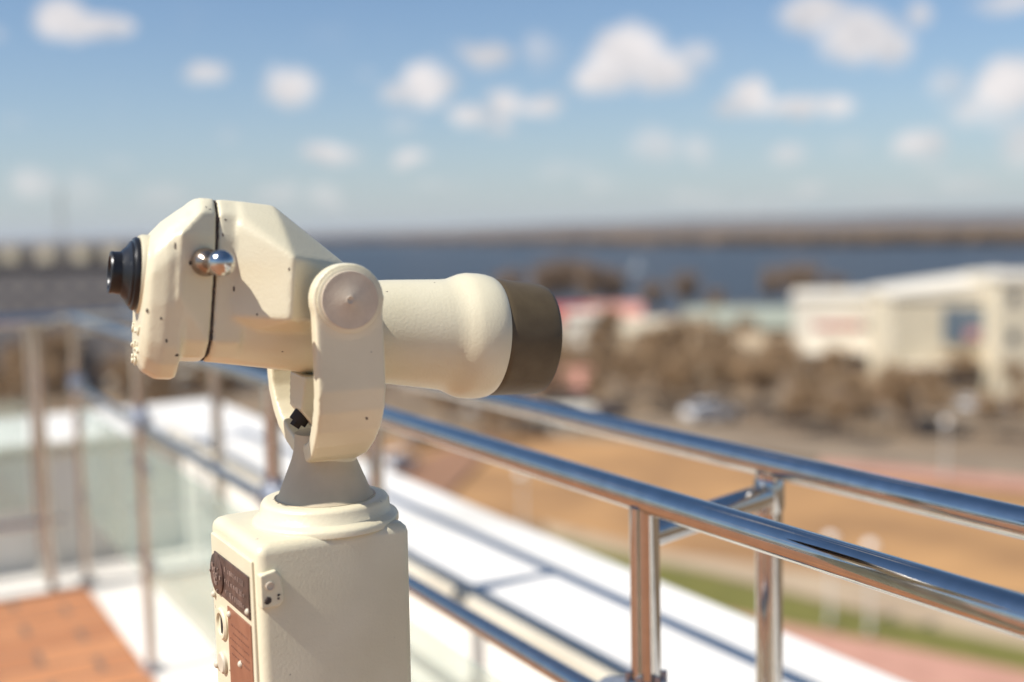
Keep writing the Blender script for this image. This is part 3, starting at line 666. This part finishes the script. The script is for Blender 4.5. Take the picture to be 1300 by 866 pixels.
# ------------------------------------------------------------------ trees
def tree_mesh(seed, H=9.0, spread=3.6, twig_n=900, mi_tw=1):
    rn = random.Random(seed); bm = bmesh.new(); tips = []
    def br(p, d, ln, r, lv):
        n = 3; a = p
        for k in range(n):
            d = (d + Vector((rn.uniform(-.16, .16), rn.uniform(-.16, .16), rn.uniform(-.05, .12)))).normalized()
            b = a + d * ln / n; tube(bm, a, b, r * (1 - .22 * k), 5, r * (1 - .22 * (k + 1))); a = b
            if lv >= 1 or k > 0: tips.append((a.copy(), lv))
            if lv < 3 and (lv > 0 or k > 0):
                for _ in range(2 if lv < 2 else 1):
                    q = rn.uniform(0, 6.28); t_ = rn.uniform(.5, 1.0)
                    nd = (d * (1 - .35 * t_) + Vector((math.cos(q), math.sin(q), .15)) * t_).normalized(); br(a, nd, ln * rn.uniform(.5, .68), r * .5, lv + 1)
        if lv < 3: br(a, d, ln * .6, r * .35, lv + 1)
    br(Vector((0, 0, 0)), Vector((0, 0, 1)), H * .46, H * .022, 0)
    crown = bmesh.new(); m = [t for t in tips if t[1] >= 2]
    for _ in range(twig_n):
        c = rn.choice(m)[0] + Vector((rn.gauss(0, .28), rn.gauss(0, .28), rn.gauss(0, .28))) * H / 9
        a = Vector((rn.gauss(0, 1), rn.gauss(0, 1), rn.gauss(.4, 1))).normalized() * rn.uniform(.2, .55) * H / 9
        s = Vector((rn.gauss(0, 1), rn.gauss(0, 1), rn.gauss(0, 1))).cross(a).normalized() * rn.uniform(.03, .11) * H / 9
        v = [crown.verts.new(x) for x in (c - a, c + s, c + a, c - s)]; crown.faces.new(v)
    return bm, crown
def proto_tree(seed, label, H, tw, mtw, group, cat='tree', n=900):
    o = thing('bare_tree', label, cat, (0, 0, 0), 0, group)
    a, b = tree_mesh(seed, H, twig_n=n); link('trunk', a, M['bark'], o); link('crown', b, mtw, o); return o
GB = 'bare brown trees of the town below'
LB = {'mid': 'leafless brown tree among the dense bare trees of the town below the terrace',
      'shore': 'leafless grey brown tree rising in front of the river',
      'field': 'leafless brown tree by the bare orange soil beyond the railing',
      'left': 'leafless brown tree in the dark belt below the grey block at the left'}
pt = {'a': proto_tree(11, LB['mid'], 9.5, 0, M['twig'], GB, n=1500), 'b': proto_tree(23, LB['shore'], 11, 0, M['twig2'], 'bare trees on the river side', n=1500), 'c': proto_tree(37, LB['mid'], 8, 0, M['twig'], GB, n=1300)}
used = {k: False for k in pt}
def where(zone, px, py):
    if zone == 'shore':
        return 'rising in front of the river ' + ('just right of the telescope hood' if 650 <= px < 800 else 'above the pale green roof' if 800 <= px < 940 else 'left of the cream halls' if px >= 940 else 'behind the telescope tube')
    if zone == 'left': return 'below the grey block ' + ('at the left edge' if px < 90 else 'behind the left railing corner' if px < 200 else 'behind the telescope fork')
    if zone == 'field': return 'by the bare orange soil ' + ('just past the pedestal' if px < 570 else 'under the outer rail')
    if px >= 1010: return 'in front of the ' + ('cream hall with red lettering' if px < 1130 else 'large cream hall with the screen' if px < 1260 else 'corner block at the right edge')
    return ('beside the salmon roofed pavilion' if px < 770 else 'below the low sandy roofed house' if px < 890 else 'below the green roofed building') + (' near the road' if py > 500 else ' in the back rows')
def place_tree(k, px, py, h, zone, z=GZ):
    src = pt[k]; p = onz(px, py, z)
    if not used[k]: o = src; used[k] = True
    else: o = copy_tree(src)
    o.location = (p.x, p.y, z); o.rotation_euler = (0, 0, rnd.uniform(0, 6.28)); H0 = {'a': 9.5, 'b': 11, 'c': 8}[k]; s = h / H0 * .93
    o.scale = (s * rnd.uniform(1.0, 1.25), s * rnd.uniform(1.0, 1.25), s)
    size = {'shore': 'tall ' if h > 12.5 else 'low ' if h < 10.5 else ''}.get(zone, 'tall ' if h > 7.4 else 'low ' if h < 6 else '')
    o['label'] = size + 'leafless brown tree ' + where(zone, px, py); o['group'] = 'bare trees ' + where(zone, px, py)
    return o
rnd = random.Random(77)
# river side, crowns against the water (base pixel, height m)
for (px, py, h) in ((690, 412, 15), (715, 408, 16), (742, 412, 15), (770, 410, 13), (835, 410, 10), (868, 408, 12), (985, 400, 12), (1005, 402, 13), (1030, 402, 13), (1055, 400, 10), (655, 408, 13), (905, 410, 8), (520, 420, 9), (560, 420, 8), (610, 415, 10)):
    place_tree('b', px, py, h, 'shore')
for i in range(58):
    px = rnd.uniform(655, 1010); py = rnd.uniform(440, 540); place_tree(rnd.choice('ac'), px, py, rnd.uniform(5.0, 8.6), 'mid')
for i in range(26):
    px = rnd.uniform(1000, 1350); py = rnd.uniform(485, 562); place_tree(rnd.choice('ac'), px, py, rnd.uniform(4, 7.8), 'mid')
for i in range(14):
    px = rnd.uniform(480, 660); py = rnd.uniform(500, 590); place_tree(rnd.choice('ac'), px, py, rnd.uniform(4.5, 8), 'field')
for i in range(22):
    px = rnd.uniform(-60, 330); py = rnd.uniform(470, 560); place_tree(rnd.choice('ac'), px, py, rnd.uniform(6, 10), 'left')

# ------------------------------------------------------------------ buildings of the town
def house(name, label, loc, rz, w, d, h, wall, roofm, style='flat', rows=0, cols=0, rise=2.0, win=(1.2, 1.4), group=None, sidecols=0, over=.4):
    o = thing(name, label, 'building', loc, rz, group); T = name_world[o.name]
    bm = bmesh.new(); box(bm, -w / 2, w / 2, -d / 2, d / 2, 0, h); link('wall', bm, wall, o, mw=T)
    bm = bmesh.new()
    if style == 'flat': box(bm, -w / 2 - over, w / 2 + over, -d / 2 - over, d / 2 + over, h + .01, h + .5)
    elif style == 'gable':
        hull(bm, [(x, y, h + .01) for x in (-w / 2 - over, w / 2 + over) for y in (-d / 2 - over, d / 2 + over)] + [(-w / 2 - over, 0, h + rise), (w / 2 + over, 0, h + rise)])
    elif style == 'shed':
        hull(bm, [(x, y, h + .01) for x in (-w / 2 - over, w / 2 + over) for y in (-d / 2 - over, d / 2 + over)] + [(w / 2 + over, -d / 2 - over, h + rise), (w / 2 + over, d / 2 + over, h + rise), (-w / 2 - over, -d / 2 - over, h + .5), (-w / 2 - over, d / 2 + over, h + .5)])
    link('roof', bm, roofm, o, mw=T)
    for r_ in range(rows):
        for c in range(cols):
            x = -w / 2 + w * (c + .5) / cols; z = h * (r_ + .55) / rows
            bm = bmesh.new(); box(bm, x - win[0] / 2, x + win[0] / 2, -d / 2 - .06, -d / 2 + .02, z - win[1] / 2, z + win[1] / 2); link('window', bm, M['pane'], o, mw=T)
    for r_ in range(rows if sidecols else 0):
        for c in range(sidecols):
            y = -d / 2 + d * (c + .5) / sidecols; z = h * (r_ + .55) / rows
            for s in (-1,):
                bm = bmesh.new(); box(bm, s * w / 2 - .05, s * w / 2 + .05, y - win[0] / 2, y + win[0] / 2, z - win[1] / 2, z + win[1] / 2); link('window', bm, M['pane'], o, mw=T)
    return o, T
def place(px, py):                      # ground point under a pixel
    p = onz(px, py, GZ); return Vector((p.x, p.y, GZ))
# grey block far left
Yb = 150; p = atY(10, 400, Yb)
gb, T = house('apartment_block', 'long grey apartment block at the far left with pale boxes along its dark roof', (p.x - 4, Yb + 8, GZ), math.radians(-4), 46, 14, 16.8, M['wallgrey'], M['darkroof'], 'flat', 6, 16, win=(1.3, 1.5))
for x in (-14, -9.3, -4.7, 0.2, 4.6, 9.4, 14.2, 18.5):
    bm = bmesh.new(); box(bm, x - 1.0, x + 1.0, -6.6, -4.2, 17.31, 19.3); box(bm, x - 1.2, x + 1.2, -6.8, -4.0, 19.3, 19.45); link('roof_hut', bm, M['wallplaster'], gb, mw=T)
bm = bmesh.new(); box(bm, -23.6, 23.6, 2, 6.6, 17.31, 19.2); link('attic_storey', bm, M['darkroof'], gb, mw=T)
bm = bmesh.new(); 
for s in ((-.35, -.35), (.35, -.35), (0, .4)): tube(bm, (9 + s[0], s[1], 17.3), (9 + s[0] * .3, s[1] * .3, 27), .07, 6)
for k in range(9): tube(bm, (8.7, -.3, 17.5 + k), (9.3, -.3, 18.4 + k), .04, 5); tube(bm, (9.3, -.3, 17.5 + k), (9, .35, 18.4 + k), .04, 5)
link('antenna_mast', bm, M['poles'], gb, mw=T)
# cream hall in the middle with red lettering
p = atY(1078, 400, 158)
hl_, T = house('cream_hall', 'pale cream hall with red lettering over its entrance beside the larger hall', (p.x, 162, GZ), math.radians(-16), 12.6, 16, 9.8, M['wallwhite'], M['wallwhite'], 'flat', 0, 0, over=.3)
bm = bmesh.new(); box(bm, -4.6, 5.2, -8.25, -7.99, .3, 2.2); link('entrance', bm, M['pane'], hl_, mw=T)
bm = bmesh.new(); box(bm, -5.6, 5.6, -9.6, -8.0, 2.5, 2.9); link('canopy', bm, M['wallwhite'], hl_, mw=T)
x = -3.4
for k in range(9):
    bm = bmesh.new(); ww = rnd.uniform(.35, .7)
    box(bm, x, x + ww, -8.2, -8.0, 5.8, 6.5 if k % 3 else 6.6)
    if k % 2: box(bm, x + ww * .2, x + ww * 1.4, -8.19, -8.01, 6.15, 6.45)
    link('sign_letter', bm, M['signred'] if k < 7 else M['signdark'], hl_, mw=T); x += ww + .35
for c in range(4):
    bm = bmesh.new(); box(bm, -6.36, -6.28, -5.5 + 3.4 * c, -3.5 + 3.4 * c, 3.2, 7.4); link('window', bm, M['pane'], hl_, mw=T)
# big cream hall at the right
p = atY(1203, 400, 138)
bh, T = house('large_cream_hall', 'large cream hall at the right with a rising white roof edge and a picture screen', (p.x + 1.5, 143, GZ), math.radians(-8), 15.5, 16, 11.0, M['wallplaster'], M['wallwhite'], 'shed', 0, 0, rise=2.6, over=.3)
bm = bmesh.new(); box(bm, -1.9, 2.6, -8.3, -8.0, 5.6, 9.8); sc = link('picture_screen', bm, M['signblue'], bh, mw=T)
bm = bmesh.new(); box(bm, .6, 2.2, -8.36, -8.31, 6.0, 7.2); link('picture_patch', bm, M['signpink'], sc, mw=T)
bm = bmesh.new(); box(bm, 4.6, 7.4, -9.2, -8.0, 0, 12.6); link('pilaster', bm, M['walltan'], bh, mw=T)
bm = bmesh.new(); box(bm, -6.5, 3.6, -8.3, -7.98, .4, 2.6); link('entrance', bm, M['pane'], bh, mw=T)
bm = bmesh.new(); box(bm, -6.9, 4.2, -9.4, -8.0, 2.8, 3.2); link('canopy', bm, M['wallwhite'], bh, mw=T)
p = atY(1330, 400, 128)
house('corner_block', 'cream corner block cut off by the right edge of the view', (p.x + 1.5, 134, GZ), math.radians(-8), 12, 14, 13.2, M['wallplaster'], M['wallwhite'], 'flat', 3, 4, over=.3)
# lower buildings
def hs(px, Y, w, d, h, wall, roof, style, label, rz=0, rise=1.6, name='low_house', rows=1, cols=4):
    q = atY(px, 400, Y); return house(name, label, (q.x, Y + d / 2, GZ), math.radians(rz), w, d, h, wall, roof, style, rows, cols, rise=rise, win=(.9, 1.1))
hs(955, 175, 19, 10, 4.3, M['walltan'], M['roofgreen'], 'gable', 'low tan building under a broad pale green roof left of the cream hall', -6, 3.0, cols=6)
hs(715, 185, 8, 7, 5.0, M['wallwhite'], M['roofred'], 'gable', 'small white house under a bright red roof just right of the telescope hood', 10, 2.6, cols=3)
hs(742, 178, 4.6, 6, 6.4, M['wallwhite'], M['wallwhite'], 'flat', 'small plain white house between the red roof and the pink roof', -12, cols=2)
hs(785, 188, 8, 7, 5.4, M['walltan'], M['roofpink'], 'gable', 'small tan house under a long pink tiled roof by the shore trees', -4, 2.2, cols=3)
hs(712, 121, 6, 6, 3.0, M['wallwhite'], M['roofpink'], 'gable', 'low pavilion under a salmon pink roof below the telescope hood', 8, 1.9, name='pavilion', cols=3)
hs(722, 112, 4, 3, 1.7, M['wallwhite'], M['wallwhite'], 'flat', 'tiny white kiosk in front of the salmon roofed pavilion', 5, name='kiosk', cols=2)
hs(850, 168, 12, 8, 4.6, M['walltan'], M['wallplaster'], 'gable', 'low tan house under a pale sandy roof behind the bare trees', 4, 1.8)
hs(930, 152, 9, 7, 3.6, M['wallplaster'], M['walltan'], 'gable', 'small cream house under a tan roof in front of the green roofed building', -8, 1.8)
hs(178, 143, 9.2, 5, 1.8, M['wallwhite'], M['wallwhite'], 'shed', 'bright white shed with a slanting roof behind the left end of the railing', 14, 1.4, name='white_shed', cols=2)
hs(40, 150, 18, 6, 2.6, M['walltan'], M['darkroof'], 'gable', 'low tan store under a dark roof at the left edge', 4, 1.5)
hs(290, 165, 14, 8, 3.2, M['walltan'], M['darkroof'], 'gable', 'low tan store under a dark roof behind the telescope fork', -4, 1.6)

# ------------------------------------------------------------------ cars
def make_car(label, paint, group):
    o = thing('parked_car', label, 'car', (0, 0, 0), 0, group)
    bm = bmesh.new()
    hull(bm, [(x, s * y, z) for (x, y, z) in ((-2.1, .78, .45), (-2.15, .8, .75), (-2.0, .74, .98), (-1.0, .8, 1.0), (1.0, .8, .98), (1.95, .74, .86), (2.12, .7, .62), (2.1, .7, .35), (-2.0, .78, .3), (2.0, .76, .28)) for s in (-1, 1)])
    link('body', bm, paint, o)
    bm = bmesh.new(); hull(bm, [(x, s * y, z) for (x, y, z) in ((-1.65, .72, .97), (-1.15, .58, 1.40), (.35, .58, 1.42), (1.1, .72, .96)) for s in (-1, 1)]); link('window_band', bm, M['pane'], o)
    bm = bmesh.new(); hull(bm, [(x, s * y, z) for (x, y, z) in ((-1.2, .56, 1.40), (-1.1, .54, 1.47), (.3, .54, 1.48), (.42, .56, 1.41)) for s in (-1, 1)]); link('roof', bm, paint, o)
    for x in (-1.3, 1.3):
        for s in (-1, 1):
            bm = bmesh.new(); lathe(bm, [(s * .62, .30), (s * .66, .33), (s * .82, .33), (s * .84, .28)], 'Y', 16, (x, 0, .33)); w_ = link('wheel', bm, M['tyre'], o)
    return o
cars = {}
GC = 'cars parked in front of the cream halls'
for k, (pa, nm) in {'w': ('carwhite', 'white'), 'r': ('carred', 'dark red'), 'b': ('carblue', 'dark blue'), 'g': ('cargrey', 'grey')}.items():
    cars[k] = [make_car(nm + ' car parked in front of the cream halls', M[pa], GC), False]
def place_car(k, px, py, rz, label=None, group=GC, s=1.0):
    src, u = cars[k]; o = copy_tree(src) if u else src; cars[k][1] = True
    q = onz(px, py, GZ); o.location = (q.x, q.y, GZ + .26); o.rotation_euler = (0, 0, math.radians(rz)); o.scale = (s, s, s); o['group'] = group
    if label: o['label'] = label
    return o
for (k, px, py, lab) in (('w', 1022, 512, 'white car leftmost in front of the cream hall with red lettering'), ('b', 1075, 516, 'dark blue car in front of the cream hall with red lettering'), ('r', 1120, 512, 'dark red car parked between the two cream halls'),
        ('g', 1165, 520, 'grey car in front of the large cream hall'), ('w', 1226, 522, 'white car under the screen of the large cream hall'), ('g', 1285, 526, 'grey car before the corner block at the right edge')):
    place_car(k, px, py, rnd.choice((80, 96, -88)) + rnd.uniform(-6, 6), lab, s=.85)
place_car('w', 903, 537, 20, 'bright white car standing alone among the bare trees left of the car park', 'single cars about the town', 1.35)
place_car('w', 506, 600, 60, 'white car parked nearer the field edge just past the telescope pedestal', 'single cars about the town')
place_car('g', 540, 566, 40, 'grey car parked under the bare trees beyond the railing', 'single cars about the town')
place_car('b', 760, 533, 10, 'dark blue car on the road below the hood end of the telescope', 'single cars about the town')
place_car('w', 620, 528, 8, 'white car on the road behind the outer rail', 'single cars about the town')

# ------------------------------------------------------------------ street lamps
def lamp(label, first=[None]):
    if first[0] is None:
        o = thing('street_lamp', label, 'street lamp', (0, 0, 0), 0, 'globe lamps along the lawn')
        bm = bmesh.new(); lathe(bm, [(0, .16), (.5, .15), (.55, .07), (4.0, .05)], 'Z', 16); link('pole', bm, M['poles'], o, True)
        bm = bmesh.new(); sphere(bm, (0, 0, 4.35), .30, 24); link('globe', bm, M['lampwhite'], o, True)
        first[0] = o; return o
    o = copy_tree(first[0]); o['label'] = label; return o
for (px, py, lab) in ((1054, 800, 'white globe street lamp between the outer post and the lawn edge'), (1104, 812, 'second white globe street lamp nearer the pink path'), (665, 690, 'white globe street lamp at the far left end of the lawn'), (1200, 610, 'white globe street lamp beside the road near the car park')):
    o = lamp(lab); q = onz(px, py, GZ); o.location = (q.x, q.y, GZ + .2)

# ------------------------------------------------------------------ boat
q = onz(812, 345, WZ); bo = thing('sailing_boat', 'small white sailing boat on the blue river', 'boat', (q.x, q.y, WZ), .6); T = name_world[bo.name]
bm = bmesh.new(); hull(bm, [(x, y, z) for (x, y, z) in ((-4, -1.2, 0), (-4, 1.2, 0), (-4.2, -1.4, 1.1), (-4.2, 1.4, 1.1), (1, -1.6, 1.2), (1, 1.6, 1.2), (5, 0, 1.5), (4, 0, 0), (0, -1.2, -.3), (0, 1.2, -.3))]); link('hull', bm, M['carwhite'], bo, mw=T)
bm = bmesh.new(); hull(bm, [(x, y, z) for x in (-2, 1.6) for y in (-.8, .8) for z in (1.1, 1.9)]); link('cabin', bm, M['carwhite'], bo, mw=T)
bm = bmesh.new(); tube(bm, (.6, 0, 1.2), (.6, 0, 9), .09, 8); link('mast', bm, M['poles'], bo, mw=T)
bm = bmesh.new(); hull(bm, [(.5, .0, 2.2), (.5, .05, 8.8), (-3.6, .5, 2.3), (-3.6, .55, 2.35), (-1.4, .5, 5)]); link('sail', bm, M['lampwhite'], bo, mw=T)

# ------------------------------------------------------------------ thin haze over the river valley
bm = bmesh.new(); box(bm, -9000, 9000, -3000, 14000, -23.5, 60)
hz = link('haze', bm, []); tag(hz, 'thin pale haze over the river valley', 'haze', kind='stuff')
hm = bpy.data.materials.new('haze_air'); hm.use_nodes = True; t = hm.node_tree
for n in list(t.nodes): t.nodes.remove(n)
pv = t.nodes.new('ShaderNodeVolumePrincipled'); pv.inputs['Color'].default_value = (.80, .86, .95, 1); pv.inputs['Density'].default_value = .00005; pv.inputs['Anisotropy'].default_value = .2
ou = t.nodes.new('ShaderNodeOutputMaterial'); t.links.new(pv.outputs[0], ou.inputs['Volume']); hz.data.materials.append(hm)
